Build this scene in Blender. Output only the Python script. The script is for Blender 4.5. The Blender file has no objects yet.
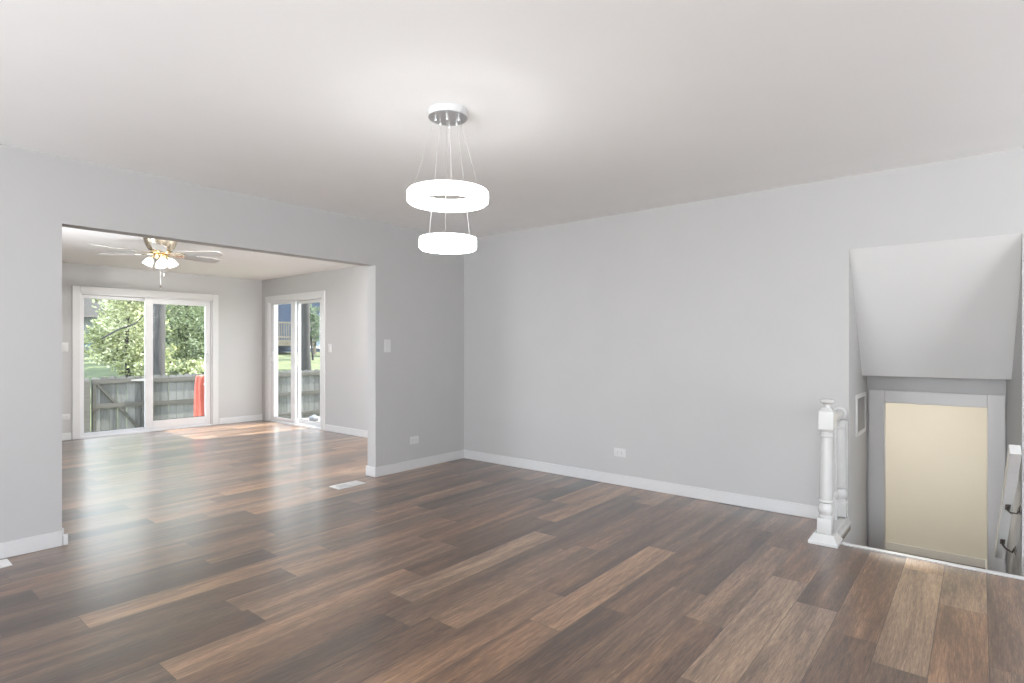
import bpy, bmesh, math, random
from math import sin, cos, pi, radians
from mathutils import Vector, Matrix

S = bpy.context.scene
COL = S.collection

# ------------------------------------------------------------------ camera
CAM_Z = 1.2527
cam_data = bpy.data.cameras.new('camera')
cam_data.sensor_width = 36.0
cam_data.lens = 20.0
cam_data.shift_y = 4.3 / 1024.0
cam_data.clip_start = 0.02
cam_data.clip_end = 300
cam = bpy.data.objects.new('camera', cam_data)
cam.location = (0, 0, CAM_Z)
cam.rotation_euler = (pi / 2, 0, radians(39.383) - pi / 2)
COL.objects.link(cam)
S.camera = cam

# ------------------------------------------------------------------ view, sky, sun
S.view_settings.view_transform = 'Standard'
S.view_settings.look = 'None'
S.view_settings.gamma = 1.0
S.view_settings.use_curve_mapping = False
S.view_settings.exposure = 0.38
S.cycles.max_bounces = 10
S.cycles.diffuse_bounces = 7
S.cycles.glossy_bounces = 4
S.cycles.transparent_max_bounces = 12
S.cycles.sample_clamp_indirect = 6.0
S.cycles.caustics_reflective = False
S.cycles.caustics_refractive = False

SKY_STRENGTH = 3.0
WEST_GAIN = 1.8
SUN_STRENGTH = 17.0
PENDANT_STRENGTH = 14.0
FAR_FILL_STRENGTH = 200.0
FILL_SPOT = 110.0

world = bpy.data.worlds.new('sky')
S.world = world
world.use_nodes = True
nt = world.node_tree
nt.nodes.clear()
wo = nt.nodes.new('ShaderNodeOutputWorld')
bg = nt.nodes.new('ShaderNodeBackground')
tc = nt.nodes.new('ShaderNodeTexCoord')
sep = nt.nodes.new('ShaderNodeSeparateXYZ')
ramp = nt.nodes.new('ShaderNodeValToRGB')
ramp.color_ramp.elements[0].position = 0.5
ramp.color_ramp.elements[0].color = (0.90, 0.94, 1.0, 1)
low = ramp.color_ramp.elements.new(0.47)          # brightened below the horizon as added uplight for the ceilings
low.color = (1.50, 1.53, 1.57, 1)
ramp.color_ramp.elements[1].position = 1.0
ramp.color_ramp.elements[1].color = (0.52, 0.70, 1.0, 1)
mm = nt.nodes.new('ShaderNodeMath'); mm.operation = 'MULTIPLY_ADD'
mm.inputs[1].default_value = 0.5; mm.inputs[2].default_value = 0.5
nt.links.new(tc.outputs['Generated'], sep.inputs[0])
nt.links.new(sep.outputs['Z'], mm.inputs[0])
nt.links.new(mm.outputs[0], ramp.inputs['Fac'])
nt.links.new(ramp.outputs['Color'], bg.inputs['Color'])
# sky brightened towards -x as added fill through the west-facing openings
west = nt.nodes.new('ShaderNodeMapRange')
west.interpolation_type = 'SMOOTHSTEP'
west.inputs[1].default_value = -0.25; west.inputs[2].default_value = -0.85
west.inputs[3].default_value = SKY_STRENGTH; west.inputs[4].default_value = SKY_STRENGTH * WEST_GAIN
nt.links.new(sep.outputs['X'], west.inputs[0])
nt.links.new(west.outputs[0], bg.inputs['Strength'])
nt.links.new(bg.outputs[0], wo.inputs['Surface'])

sun_data = bpy.data.lights.new('sun', 'SUN')
sun_data.energy = SUN_STRENGTH
sun_data.angle = radians(0.6)
sun_data.color = (1.0, 0.95, 0.86)
sun = bpy.data.objects.new('sun', sun_data)
sun_dir = Vector((-0.97, 0.20, -1.12)).normalized()
sun.rotation_euler = sun_dir.to_track_quat('-Z', 'Y').to_euler()
sun.location = (20, -12, 25)
COL.objects.link(sun)

# ------------------------------------------------------------------ material helpers
MATS = {}


def new_mat(name):
    m = bpy.data.materials.new(name)
    m.use_nodes = True
    t = m.node_tree
    b = t.nodes['Principled BSDF']
    MATS[name] = m
    return m, t, b


def lin(r, g, b):
    def f(c):
        c /= 255.0
        return c / 12.92 if c <= 0.04045 else ((c + 0.055) / 1.055) ** 2.4
    return (f(r), f(g), f(b), 1.0)


def simple(name, col, rough=0.5, metal=0.0, noise=0.0, nscale=30.0, bump=0.0, bscale=200.0, spec=0.5):
    """paint-like procedural material: base colour with slight noise mottling and fine bump"""
    m, t, b = new_mat(name)
    b.inputs['Roughness'].default_value = rough
    b.inputs['Metallic'].default_value = metal
    b.inputs['Specular IOR Level'].default_value = spec
    tcn = t.nodes.new('ShaderNodeTexCoord')
    n = t.nodes.new('ShaderNodeTexNoise')
    n.inputs['Scale'].default_value = nscale
    n.inputs['Detail'].default_value = 4
    t.links.new(tcn.outputs['Object'], n.inputs['Vector'])
    r = t.nodes.new('ShaderNodeValToRGB')
    k = noise
    r.color_ramp.elements[0].position = 0.3
    r.color_ramp.elements[1].position = 0.7
    r.color_ramp.elements[0].color = (col[0] * (1 - k), col[1] * (1 - k), col[2] * (1 - k), 1)
    r.color_ramp.elements[1].color = (min(1, col[0] * (1 + k)), min(1, col[1] * (1 + k)), min(1, col[2] * (1 + k)), 1)
    t.links.new(n.outputs['Fac'], r.inputs['Fac'])
    t.links.new(r.outputs['Color'], b.inputs['Base Color'])
    if bump > 0:
        n2 = t.nodes.new('ShaderNodeTexNoise')
        n2.inputs['Scale'].default_value = bscale
        n2.inputs['Detail'].default_value = 3
        t.links.new(tcn.outputs['Object'], n2.inputs['Vector'])
        bp = t.nodes.new('ShaderNodeBump')
        bp.inputs['Strength'].default_value = bump
        bp.inputs['Distance'].default_value = 0.002
        t.links.new(n2.outputs['Fac'], bp.inputs['Height'])
        t.links.new(bp.outputs['Normal'], b.inputs['Normal'])
    return m


def emissive(name, col, strength, base=(0.9, 0.9, 0.9, 1), pattern=False):
    m, t, b = new_mat(name)
    b.inputs['Base Color'].default_value = base
    b.inputs['Roughness'].default_value = 0.3
    b.inputs['Emission Color'].default_value = col
    b.inputs['Emission Strength'].default_value = strength
    if pattern:
        tcn = t.nodes.new('ShaderNodeTexCoord')
        v = t.nodes.new('ShaderNodeTexVoronoi')
        v.inputs['Scale'].default_value = 75
        t.links.new(tcn.outputs['Object'], v.inputs['Vector'])
        mr = t.nodes.new('ShaderNodeMapRange')
        mr.inputs[3].default_value = strength * 1.1
        mr.inputs[4].default_value = strength * 0.75
        t.links.new(v.outputs['Distance'], mr.inputs[0])
        t.links.new(mr.outputs[0], b.inputs['Emission Strength'])
    return m


def glass_mat(name, tint=(1, 1, 1, 1)):
    m = bpy.data.materials.new(name)
    m.use_nodes = True
    t = m.node_tree
    t.nodes.clear()
    o = t.nodes.new('ShaderNodeOutputMaterial')
    tr = t.nodes.new('ShaderNodeBsdfTransparent')
    tr.inputs['Color'].default_value = tint
    gl = t.nodes.new('ShaderNodeBsdfGlossy')
    gl.inputs['Roughness'].default_value = 0.02
    fr = t.nodes.new('ShaderNodeFresnel')
    fr.inputs['IOR'].default_value = 1.45
    mx = t.nodes.new('ShaderNodeMixShader')
    ge = t.nodes.new('ShaderNodeNewGeometry')          # only the face turned to the viewer reflects (thin pane)
    sb = t.nodes.new('ShaderNodeMath'); sb.operation = 'SUBTRACT'; sb.use_clamp = True
    t.links.new(fr.outputs[0], sb.inputs[0])
    t.links.new(ge.outputs['Backfacing'], sb.inputs[1])
    t.links.new(sb.outputs[0], mx.inputs[0])
    t.links.new(tr.outputs[0], mx.inputs[1])
    t.links.new(gl.outputs[0], mx.inputs[2])
    t.links.new(mx.outputs[0], o.inputs['Surface'])
    MATS[name] = m
    return m


WALL = simple('wall_paint', (0.44, 0.437, 0.433), 0.62, noise=0.012, nscale=3, bump=0.08, bscale=260, spec=0.3)
CEIL = simple('ceiling_paint', (0.84, 0.84, 0.835), 0.8, noise=0.008, nscale=3, bump=0.08, bscale=200, spec=0.2)
SOFFIT = simple('soffit_paint', (0.57, 0.568, 0.56), 0.65, noise=0.01, nscale=3, bump=0.08, bscale=260, spec=0.3)
CREAM = simple('cream_paint', (0.62, 0.60, 0.545), 0.6, noise=0.01, nscale=3, bump=0.08, spec=0.3)
TRIM = simple('white_trim_paint', (0.565, 0.565, 0.562), 0.35, noise=0.01, nscale=8, bump=0.03, bscale=90)
GREYTRIM = simple('door_casing_paint', (0.52, 0.51, 0.50), 0.4, noise=0.01, nscale=8)
VINYL = simple('white_vinyl', (0.62, 0.62, 0.63), 0.3, noise=0.01, nscale=6)
PLASTIC = simple('white_plastic', (0.56, 0.56, 0.555), 0.35, noise=0.01, nscale=20)
SLOT = simple('dark_slot', (0.03, 0.03, 0.03), 0.6, noise=0.05)
NEWEL = simple('gloss_white_paint', (0.54, 0.54, 0.53), 0.25, noise=0.02, nscale=18, bump=0.05, bscale=60)
BRONZE = simple('dark_bronze', (0.10, 0.085, 0.075), 0.35, metal=0.8, noise=0.1)
NICKEL = simple('brushed_nickel', (0.42, 0.42, 0.42), 0.38, metal=0.7, noise=0.12, nscale=120)
CHROME = simple('polished_chrome', (0.85, 0.85, 0.85), 0.12, metal=0.9, noise=0.02)
WIRE = simple('steel_wire', (0.5, 0.5, 0.5), 0.3, metal=0.6, noise=0.02)
BRASS = simple('polished_brass', (0.74, 0.58, 0.32), 0.2, metal=1.0, noise=0.08, nscale=15)
BRASSPALE = simple('antique_brass', (0.62, 0.54, 0.42), 0.25, metal=0.9, noise=0.15, nscale=12)
BLADE = simple('grey_fan_blade', (0.34, 0.335, 0.325), 0.4, noise=0.06, nscale=14)
VENTGREY = simple('vent_grey', (0.26, 0.25, 0.24), 0.45, noise=0.03)
BLACKTRACK = simple('black_track', (0.03, 0.03, 0.035), 0.4, noise=0.1)
CARPETDARK = simple('dark_floor', (0.10, 0.075, 0.055), 0.5, noise=0.3, nscale=10)
RED = simple('red_canvas', (0.50, 0.11, 0.075), 0.7, noise=0.15, nscale=9, bump=0.2, bscale=60)
STONE = simple('pale_stone', (0.13, 0.14, 0.155), 0.8, noise=0.2, nscale=10, bump=0.4, bscale=25)
SHADE = emissive('frosted_glass_lit', (1.0, 0.98, 0.95, 1), 1.3)
_t = SHADE.node_tree
_tl = _t.nodes.new('ShaderNodeBsdfTranslucent'); _tl.inputs['Color'].default_value = (0.9, 0.9, 0.88, 1)
_mx = _t.nodes.new('ShaderNodeMixShader'); _mx.inputs[0].default_value = 0.55
_t.links.new(_t.nodes['Principled BSDF'].outputs[0], _mx.inputs[1])
_t.links.new(_tl.outputs[0], _mx.inputs[2])
_t.links.new(_mx.outputs[0], _t.nodes['Material Output'].inputs['Surface'])
RING = emissive('crystal_ring_lit', (1.0, 0.985, 0.96, 1), PENDANT_STRENGTH, pattern=True)
PANE = glass_mat('pane_glass', (0.97, 0.985, 0.98, 1))
FARFILL = emissive('far_fill_lit', (1.0, 0.98, 0.95, 1), FAR_FILL_STRENGTH)
LAMP = emissive('warm_lamp', (1.0, 0.95, 0.87, 1), 195.0)


def wood_grey(name, c1, c2, axis=2):
    """weathered board: streaky noise along one axis, per-board tone attribute"""
    m, t, b = new_mat(name)
    b.inputs['Roughness'].default_value = 0.8
    tcn = t.nodes.new('ShaderNodeTexCoord')
    mp = t.nodes.new('ShaderNodeMapping')
    sc = [14, 14, 14]
    sc[axis] = 1.2
    mp.inputs['Scale'].default_value = sc
    n = t.nodes.new('ShaderNodeTexNoise')
    n.inputs['Scale'].default_value = 2.2
    n.inputs['Detail'].default_value = 6
    t.links.new(tcn.outputs['Object'], mp.inputs['Vector'])
    t.links.new(mp.outputs[0], n.inputs['Vector'])
    at = t.nodes.new('ShaderNodeAttribute')
    at.attribute_name = 'tone'
    ad = t.nodes.new('ShaderNodeMath'); ad.operation = 'MULTIPLY_ADD'
    ad.inputs[1].default_value = 0.55
    t.links.new(at.outputs['Fac'], ad.inputs[0])
    t.links.new(n.outputs['Fac'], ad.inputs[2])
    r = t.nodes.new('ShaderNodeValToRGB')
    r.color_ramp.elements[0].position = 0.35
    r.color_ramp.elements[1].position = 1.0
    r.color_ramp.elements[0].color = (*c1, 1)
    r.color_ramp.elements[1].color = (*c2, 1)
    t.links.new(ad.outputs[0], r.inputs['Fac'])
    t.links.new(r.outputs['Color'], b.inputs['Base Color'])
    return m


FENCEWOOD = wood_grey('weathered_fence_wood', (0.05, 0.05, 0.046), (0.14, 0.138, 0.130))
FENCEFRAME = wood_grey('weathered_frame_wood', (0.036, 0.033, 0.027), (0.088, 0.082, 0.070), axis=0)
DECKWOOD = wood_grey('deck_wood', (0.12, 0.11, 0.10), (0.30, 0.28, 0.26), axis=0)
DECKPALE = wood_grey('pale_deck_wood', (0.10, 0.085, 0.06), (0.20, 0.175, 0.135))
BARK = wood_grey('tree_bark', (0.018, 0.017, 0.017), (0.062, 0.060, 0.058))


def floor_material():
    m, t, b = new_mat('vinyl_plank')
    L = t.links
    N = t.nodes.new
    uv = N('ShaderNodeUVMap'); uv.uv_map = 'plank'
    ed = N('ShaderNodeUVMap'); ed.uv_map = 'edge'
    at = N('ShaderNodeAttribute'); at.attribute_name = 'tone'
    hu = N('ShaderNodeAttribute'); hu.attribute_name = 'hue'

    def noise(sx, sy, scale, detail, rough=0.6, dist=0.0):
        mp = N('ShaderNodeMapping')
        mp.inputs['Scale'].default_value = (sx, sy, 1)
        L.new(uv.outputs[0], mp.inputs['Vector'])
        n = N('ShaderNodeTexNoise')
        n.inputs['Scale'].default_value = scale
        n.inputs['Detail'].default_value = detail
        n.inputs['Roughness'].default_value = rough
        n.inputs['Distortion'].default_value = dist
        L.new(mp.outputs[0], n.inputs['Vector'])
        return n

    broad = noise(0.9, 9.0, 1.0, 4, 0.6, 0.5)      # cloudy streaks along the plank
    grain = noise(5.0, 70.0, 1.0, 5, 0.65, 0.3)      # grain
    fine = noise(14.0, 260.0, 1.0, 3, 0.7)           # fine pores

    def ma(op, a, bb, c=None):
        n = N('ShaderNodeMath'); n.operation = op
        for i, v in enumerate((a, bb, c)):
            if v is None:
                continue
            if isinstance(v, (int, float)):
                n.inputs[i].default_value = v
            else:
                L.new(v, n.inputs[i])
        return n.outputs[0]

    def cen(n, k):   # (n-0.5)*k
        return ma('MULTIPLY', ma('SUBTRACT', n.outputs['Fac'], 0.5), k)

    v = ma('ADD', at.outputs['Fac'], cen(broad, 0.95))
    v = ma('ADD', v, cen(grain, 0.62))
    v = ma('ADD', v, cen(fine, 0.75))
    r = N('ShaderNodeValToRGB')
    e = r.color_ramp.elements
    e[0].position = 0.0; e[0].color = lin(50, 37, 29)
    e[1].position = 1.0; e[1].color = lin(194, 162, 130)
    for p, c in ((0.25, lin(78, 58, 45)), (0.5, lin(112, 86, 67)), (0.75, lin(154, 123, 97))):
        x = e.new(p); x.color = c
    L.new(v, r.inputs['Fac'])
    # grey wash on some planks, orange on others
    hs = N('ShaderNodeMix'); hs.data_type = 'RGBA'; hs.blend_type = 'MULTIPLY'
    hs.inputs['Factor'].default_value = 1.0
    hr = N('ShaderNodeValToRGB')
    hr.color_ramp.elements[0].color = (0.88, 0.96, 1.03, 1)
    hr.color_ramp.elements[1].color = (1.06, 0.99, 0.90, 1)
    hmix = ma('ADD', hu.outputs['Fac'], cen(broad, 0.8))
    L.new(hmix, hr.inputs['Fac'])
    L.new(r.outputs['Color'], hs.inputs[6])
    L.new(hr.outputs['Color'], hs.inputs[7])
    # seams: bevelled groove at plank edges (uv 'edge' holds metres to the nearest edge)
    sx = N('ShaderNodeSeparateXYZ')
    L.new(ed.outputs[0], sx.inputs[0])
    du = ma('MINIMUM', sx.outputs['X'], ma('SUBTRACT', 1.233, sx.outputs['X']))
    dv = ma('MINIMUM', sx.outputs['Y'], ma('SUBTRACT', 0.181, sx.outputs['Y']))
    d = ma('MINIMUM', du, dv)
    g = N('ShaderNodeMapRange')
    g.inputs[1].default_value = 0.0; g.inputs[2].default_value = 0.0022
    g.inputs[3].default_value = 0.0; g.inputs[4].default_value = 1.0
    L.new(d, g.inputs[0])
    dk = N('ShaderNodeMix'); dk.data_type = 'RGBA'
    L.new(g.outputs[0], dk.inputs['Factor'])
    dk.inputs[6].default_value = lin(48, 36, 30)
    L.new(hs.outputs[2], dk.inputs[7])
    L.new(dk.outputs[2], b.inputs['Base Color'])
    rr = N('ShaderNodeMapRange')
    rr.inputs[3].default_value = 0.30; rr.inputs[4].default_value = 0.46
    L.new(grain.outputs['Fac'], rr.inputs[0])
    L.new(rr.outputs[0], b.inputs['Roughness'])
    b.inputs['Specular IOR Level'].default_value = 0.5
    b.inputs['Coat Weight'].default_value = 0.75
    b.inputs['Coat IOR'].default_value = 1.65
    b.inputs['Coat Roughness'].default_value = 0.25
    bp = N('ShaderNodeBump')
    bp.inputs['Strength'].default_value = 0.35
    bp.inputs['Distance'].default_value = 0.0012
    h = ma('ADD', ma('MULTIPLY', grain.outputs['Fac'], 0.6), ma('MULTIPLY', fine.outputs['Fac'], 0.4))
    h = ma('ADD', h, ma('MULTIPLY', g.outputs[0], 1.0))
    L.new(h, bp.inputs['Height'])
    L.new(bp.outputs['Normal'], b.inputs['Normal'])
    return m


PLANK = floor_material()


def leaf_material(name, c_dark, c_mid, c_light):
    m, t, b = new_mat(name)
    at = t.nodes.new('ShaderNodeAttribute'); at.attribute_name = 'tone'
    r = t.nodes.new('ShaderNodeValToRGB')
    e = r.color_ramp.elements
    e[0].color = (*c_dark, 1); e[1].color = (*c_light, 1)
    x = e.new(0.5); x.color = (*c_mid, 1)
    t.links.new(at.outputs['Fac'], r.inputs['Fac'])
    t.links.new(r.outputs['Color'], b.inputs['Base Color'])
    b.inputs['Roughness'].default_value = 0.5
    tl = t.nodes.new('ShaderNodeBsdfTranslucent')
    t.links.new(r.outputs['Color'], tl.inputs['Color'])
    mx = t.nodes.new('ShaderNodeMixShader')
    mx.inputs[0].default_value = 0.4
    out = t.nodes['Material Output']
    t.links.new(b.outputs[0], mx.inputs[1])
    t.links.new(tl.outputs[0], mx.inputs[2])
    t.links.new(mx.outputs[0], out.inputs['Surface'])
    return m


LIME = leaf_material('lime_leaves', (0.10, 0.115, 0.055), (0.37, 0.41, 0.20), (0.72, 0.73, 0.54))
GREEN = leaf_material('green_leaves', (0.07, 0.095, 0.05), (0.31, 0.37, 0.20), (0.72, 0.75, 0.54))
DARKGREEN = leaf_material('deep_green_leaves', (0.04, 0.065, 0.04), (0.12, 0.17, 0.10), (0.34, 0.39, 0.26))
GRASSM = simple('lawn_grass', (0.075, 0.092, 0.035), 0.9, noise=0.35, nscale=1.4, bump=0.5, bscale=30)
SIDING_BLUE = simple('blue_grey_siding', (0.05, 0.072, 0.115), 0.7, noise=0.06, nscale=4)
SIDING_PALE = simple('pale_siding', (0.20, 0.22, 0.235), 0.7, noise=0.04, nscale=4)
SHINGLE = simple('grey_shingle', (0.028, 0.027, 0.025), 0.9, noise=0.25, nscale=14)
WINBLUE = simple('painted_sky_window', (0.13, 0.19, 0.24), 0.15, noise=0.1, nscale=3)  # blue base colour stands in for reflected sky
DOORBLUE = simple('blue_door_paint', (0.045, 0.055, 0.095), 0.4, noise=0.05)


# ------------------------------------------------------------------ mesh helpers
class MB:
    """collects shapes in one bmesh; build() links them as ONE mesh object"""

    def __init__(self):
        self.bm = bmesh.new()
        self.tone = self.bm.faces.layers.float.new('tone')

    def _tone(self, faces, v):
        for f in faces:
            f[self.tone] = v

    def box(self, x0, x1, y0, y1, z0, z1, bevel=0.0, tone=0.0, mat=None):
        vs = [Vector((x, y, z)) for z in (z0, z1) for y in (y0, y1) for x in (x0, x1)]
        if mat is not None:
            vs = [mat @ v for v in vs]
        bv = [self.bm.verts.new(v) for v in vs]
        idx = [(0, 2, 3, 1), (4, 5, 7, 6), (0, 1, 5, 4), (2, 6, 7, 3), (0, 4, 6, 2), (1, 3, 7, 5)]
        fs = [self.bm.faces.new([bv[i] for i in q]) for q in idx]
        self._tone(fs, tone)
        if bevel > 0:
            es = list({e for f in fs for e in f.edges})
            r = bmesh.ops.bevel(self.bm, geom=es, offset=bevel, segments=2, affect='EDGES', profile=0.6)
            self._tone(r['faces'], tone)
        return self

    def prism(self, pts, axis, a0, a1, tone=0.0):
        """polygon pts in the two other axes, extruded along axis from a0 to a1"""
        def mk(p, a):
            if axis == 'x':
                return (a, p[0], p[1])
            if axis == 'y':
                return (p[0], a, p[1])
            return (p[0], p[1], a)
        A = [self.bm.verts.new(mk(p, a0)) for p in pts]
        B = [self.bm.verts.new(mk(p, a1)) for p in pts]
        fs = [self.bm.faces.new(A), self.bm.faces.new(B[::-1])]
        n = len(pts)
        for i in range(n):
            fs.append(self.bm.faces.new((A[i], B[i], B[(i + 1) % n], A[(i + 1) % n])))
        self._tone(fs, tone)
        return self

    def hexa(self, bottom, top, tone=0.0):
        """solid from two matching polygons of 3-D points"""
        A = [self.bm.verts.new(p) for p in bottom]
        B = [self.bm.verts.new(p) for p in top]
        fs = [self.bm.faces.new(A[::-1]), self.bm.faces.new(B)]
        n = len(A)
        for i in range(n):
            fs.append(self.bm.faces.new((A[i], A[(i + 1) % n], B[(i + 1) % n], B[i])))
        self._tone(fs, tone)
        return self

    def lathe(self, prof, n=32, c=(0, 0, 0), mat=None, sx=1.0, phase=0.0, tone=0.0, close=False):
        """profile of (r, z) turned about z"""
        rings = []
        for r, z in prof:
            if r < 1e-6:
                p = Vector((c[0], c[1], c[2] + z))
                rings.append([self.bm.verts.new(mat @ p if mat else p)])
            else:
                ring = []
                for i in range(n):
                    a = 2 * pi * i / n + phase
                    p = Vector((c[0] + r * cos(a), c[1] + r * sin(a) * sx, c[2] + z))
                    ring.append(self.bm.verts.new(mat @ p if mat else p))
                rings.append(ring)
        pairs = list(zip(rings[:-1], rings[1:]))
        if close:
            pairs.append((rings[-1], rings[0]))
        fs = []
        for a, b in pairs:
            if len(a) == 1 and len(b) == 1:
                continue
            for i in range(n):
                j = (i + 1) % n
                if len(a) == 1:
                    fs.append(self.bm.faces.new((a[0], b[j], b[i])))
                elif len(b) == 1:
                    fs.append(self.bm.faces.new((a[i], a[j], b[0])))
                else:
                    fs.append(self.bm.faces.new((a[i], a[j], b[j], b[i])))
        self._tone(fs, tone)
        return self

    def tube(self, pts, r, n=8, tone=0.0):
        """round bar through points, r constant or list"""
        pts = [Vector(p) for p in pts]
        rs = r if isinstance(r, (list, tuple)) else [r] * len(pts)
        rings = []
        up = Vector((0, 0, 1))
        for i, p in enumerate(pts):
            d = (pts[min(i + 1, len(pts) - 1)] - pts[max(i - 1, 0)]).normalized()
            s = d.cross(up)
            if s.length < 1e-3:
                s = d.cross(Vector((0, 1, 0)))
            s.normalize()
            u = s.cross(d).normalized()
            rings.append([self.bm.verts.new(p + rs[i] * (cos(2 * pi * k / n) * s + sin(2 * pi * k / n) * u)) for k in range(n)])
        fs = []
        for a, b in zip(rings[:-1], rings[1:]):
            for k in range(n):
                fs.append(self.bm.faces.new((a[k], a[(k + 1) % n], b[(k + 1) % n], b[k])))
        fs.append(self.bm.faces.new(rings[0][::-1]))
        fs.append(self.bm.faces.new(rings[-1]))
        self._tone(fs, tone)
        return self

    def leaf(self, p, size, rng, tone):
        d = Vector((rng.gauss(0, 1), rng.gauss(0, 1), rng.gauss(0, 0.7))).normalized()
        s = d.cross(Vector((rng.gauss(0, 1), rng.gauss(0, 1), rng.gauss(0, 1)))).normalized()
        nrm = d.cross(s)
        a = p
        q = [a - d * size, a + s * size * 0.55 + nrm * size * 0.12, a + d * size, a - s * size * 0.55 + nrm * size * 0.12]
        v = [self.bm.verts.new(x) for x in q]
        f = self.bm.faces.new(v)
        f[self.tone] = tone

    def build(self, name, mat, parent=None, smooth=False, loc=None, recalc=True):
        if recalc:
            bmesh.ops.recalc_face_normals(self.bm, faces=self.bm.faces)
        me = bpy.data.meshes.new(name)
        self.bm.to_mesh(me)
        self.bm.free()
        if smooth:
            me.polygons.foreach_set('use_smooth', [True] * len(me.polygons))
            try:
                me.set_sharp_from_angle(angle=radians(38))
            except Exception:
                pass
        me.materials.append(mat)
        o = bpy.data.objects.new(name, me)
        COL.objects.link(o)
        if parent is not None:
            o.parent = parent
        if loc is not None:
            o.location = loc
        return o


def tag(o, label, cat, group=None, kind=None):
    o['label'] = label
    o['category'] = cat
    if group:
        o['group'] = group
    if kind:
        o['kind'] = kind
    return o


def struct(o, label=None, cat=None):
    o['kind'] = 'structure'
    if label:
        o['label'] = label
        o['category'] = cat
    return o


def thing(name, label, cat, loc=(0, 0, 0), rotz=0.0, group=None):
    o = bpy.data.objects.new(name, None)
    o.empty_display_size = 0.1
    o.location = loc
    o.rotation_euler = (0, 0, rotz)
    COL.objects.link(o)
    return tag(o, label, cat, group)


# ------------------------------------------------------------------ room dimensions
H = 2.44                       # ceiling of the main room
HF = 2.355                     # ceiling of the far room
XB, YA = 4.572, 4.445          # back wall plane (x), left wall plane (y)
YA2 = 4.568                    # other face of the left wall
OX0, OX1, OZ = 0.967, 3.365, 2.02   # wide opening in the left wall
XW, YS = -2.4, -2.7            # the room behind the camera
XD, YC = 4.745, 9.356          # far room: right wall plane, back wall plane
XFW = 0.45                     # far room left wall
SY0, SY1 = -0.20, 0.703        # stair opening in the back wall
NX = 4.11                      # stair nosing
XE = 5.40                      # stair end wall with the doorway

# ------------------------------------------------------------------ floor of vinyl planks
PW, PL = 0.181, 1.233
Y0 = 0.15
joints = {0: 2.65, 1: 2.82, 2: 3.04, 3: 3.30, 4: 2.545, 5: 2.825, 6: 3.62, 7: 3.295, 8: 2.36, 9: 3.02, 10: 4.138,
          11: 3.07, 12: 3.316, 13: 3.757, 14: 2.50, 15: 2.882, -1: 3.45, -2: 2.9}
# tone of planks seen in front, keyed by row and the number of the joint at the plank's near end
tones = {(0, 0): 0.74, (0, 1): 0.86, (0, -1): 0.40, (1, 0): 0.56, (1, -1): 0.32, (2, 0): 0.30, (2, -1): 0.66,
         (3, 0): 0.44, (3, -1): 0.74, (4, 0): 0.52, (4, -1): 0.40, (5, 0): 0.30, (5, -1): 0.46, (6, 0): 0.40, (6, -1): 0.36,
         (7, 0): 0.42, (7, -1): 0.70, (8, 0): 0.34, (8, -1): 0.50, (9, 0): 0.40, (9, -1): 0.60, (10, 0): 0.62, (10, -1): 0.34,
         (11, 0): 0.32, (11, -1): 0.72, (11, -2): 0.30, (12, 0): 0.62, (12, -1): 0.26, (12, -2): 0.58, (13, -1): 0.36,
         (13, 0): 0.56, (15, -1): 0.60, (15, 0): 0.32, (-1, 0): 0.66, (-1, -1): 0.58, (-2, 0): 0.55, (-2, -1): 0.5}


def x_spans(k):
    yc = Y0 + PW * (k + 0.5)
    if yc > 4.55:
        return [(XFW, XD)]
    if -0.21 < yc < 0.69:
        return [(XW, NX)]
    return [(XW, XB)]


def build_floor():
    bm = bmesh.new()
    tone = bm.faces.layers.float.new('tone')
    hue = bm.faces.layers.float.new('hue')
    uvp = bm.loops.layers.uv.new('plank')
    uve = bm.loops.layers.uv.new('edge')
    rng = random.Random(11)
    k0 = int(math.floor((YS - Y0) / PW))
    k1 = int(math.ceil((YC - Y0) / PW))
    for k in range(k0, k1):
        ya, yb = Y0 + PW * k, Y0 + PW * (k + 1)
        yb_c = min(yb, YC)
        off = joints.get(k)
        rj = rng.random() * PL
        if off is None:
            off = rj
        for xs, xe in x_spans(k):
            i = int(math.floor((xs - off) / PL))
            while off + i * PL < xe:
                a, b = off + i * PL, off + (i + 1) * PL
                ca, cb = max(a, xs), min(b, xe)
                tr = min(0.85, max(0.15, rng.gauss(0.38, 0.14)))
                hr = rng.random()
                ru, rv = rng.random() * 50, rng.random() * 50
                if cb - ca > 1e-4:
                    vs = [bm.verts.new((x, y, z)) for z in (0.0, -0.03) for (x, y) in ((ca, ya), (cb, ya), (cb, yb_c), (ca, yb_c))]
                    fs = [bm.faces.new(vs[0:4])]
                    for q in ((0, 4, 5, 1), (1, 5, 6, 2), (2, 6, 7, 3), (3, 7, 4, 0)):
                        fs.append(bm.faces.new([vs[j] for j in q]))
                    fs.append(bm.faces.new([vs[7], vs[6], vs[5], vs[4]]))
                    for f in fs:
                        f[tone] = 0.47 + 0.78 * (tones.get((k, i), tr) - 0.46) - (0.17 if k >= 9 and b < 1.75 else 0.0)  # left-hand planks darkened in colour to offset excess light there
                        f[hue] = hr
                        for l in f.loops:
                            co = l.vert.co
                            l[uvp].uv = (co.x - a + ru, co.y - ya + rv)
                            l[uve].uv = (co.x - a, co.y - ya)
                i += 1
    me = bpy.data.meshes.new('floor')
    bm.normal_update()
    bm.to_mesh(me)
    bm.free()
    me.materials.append(PLANK)
    o = bpy.data.objects.new('floor', me)
    COL.objects.link(o)
    return o


struct(build_floor(), 'brown wood-look plank floor running through both rooms', 'floor')

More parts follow.
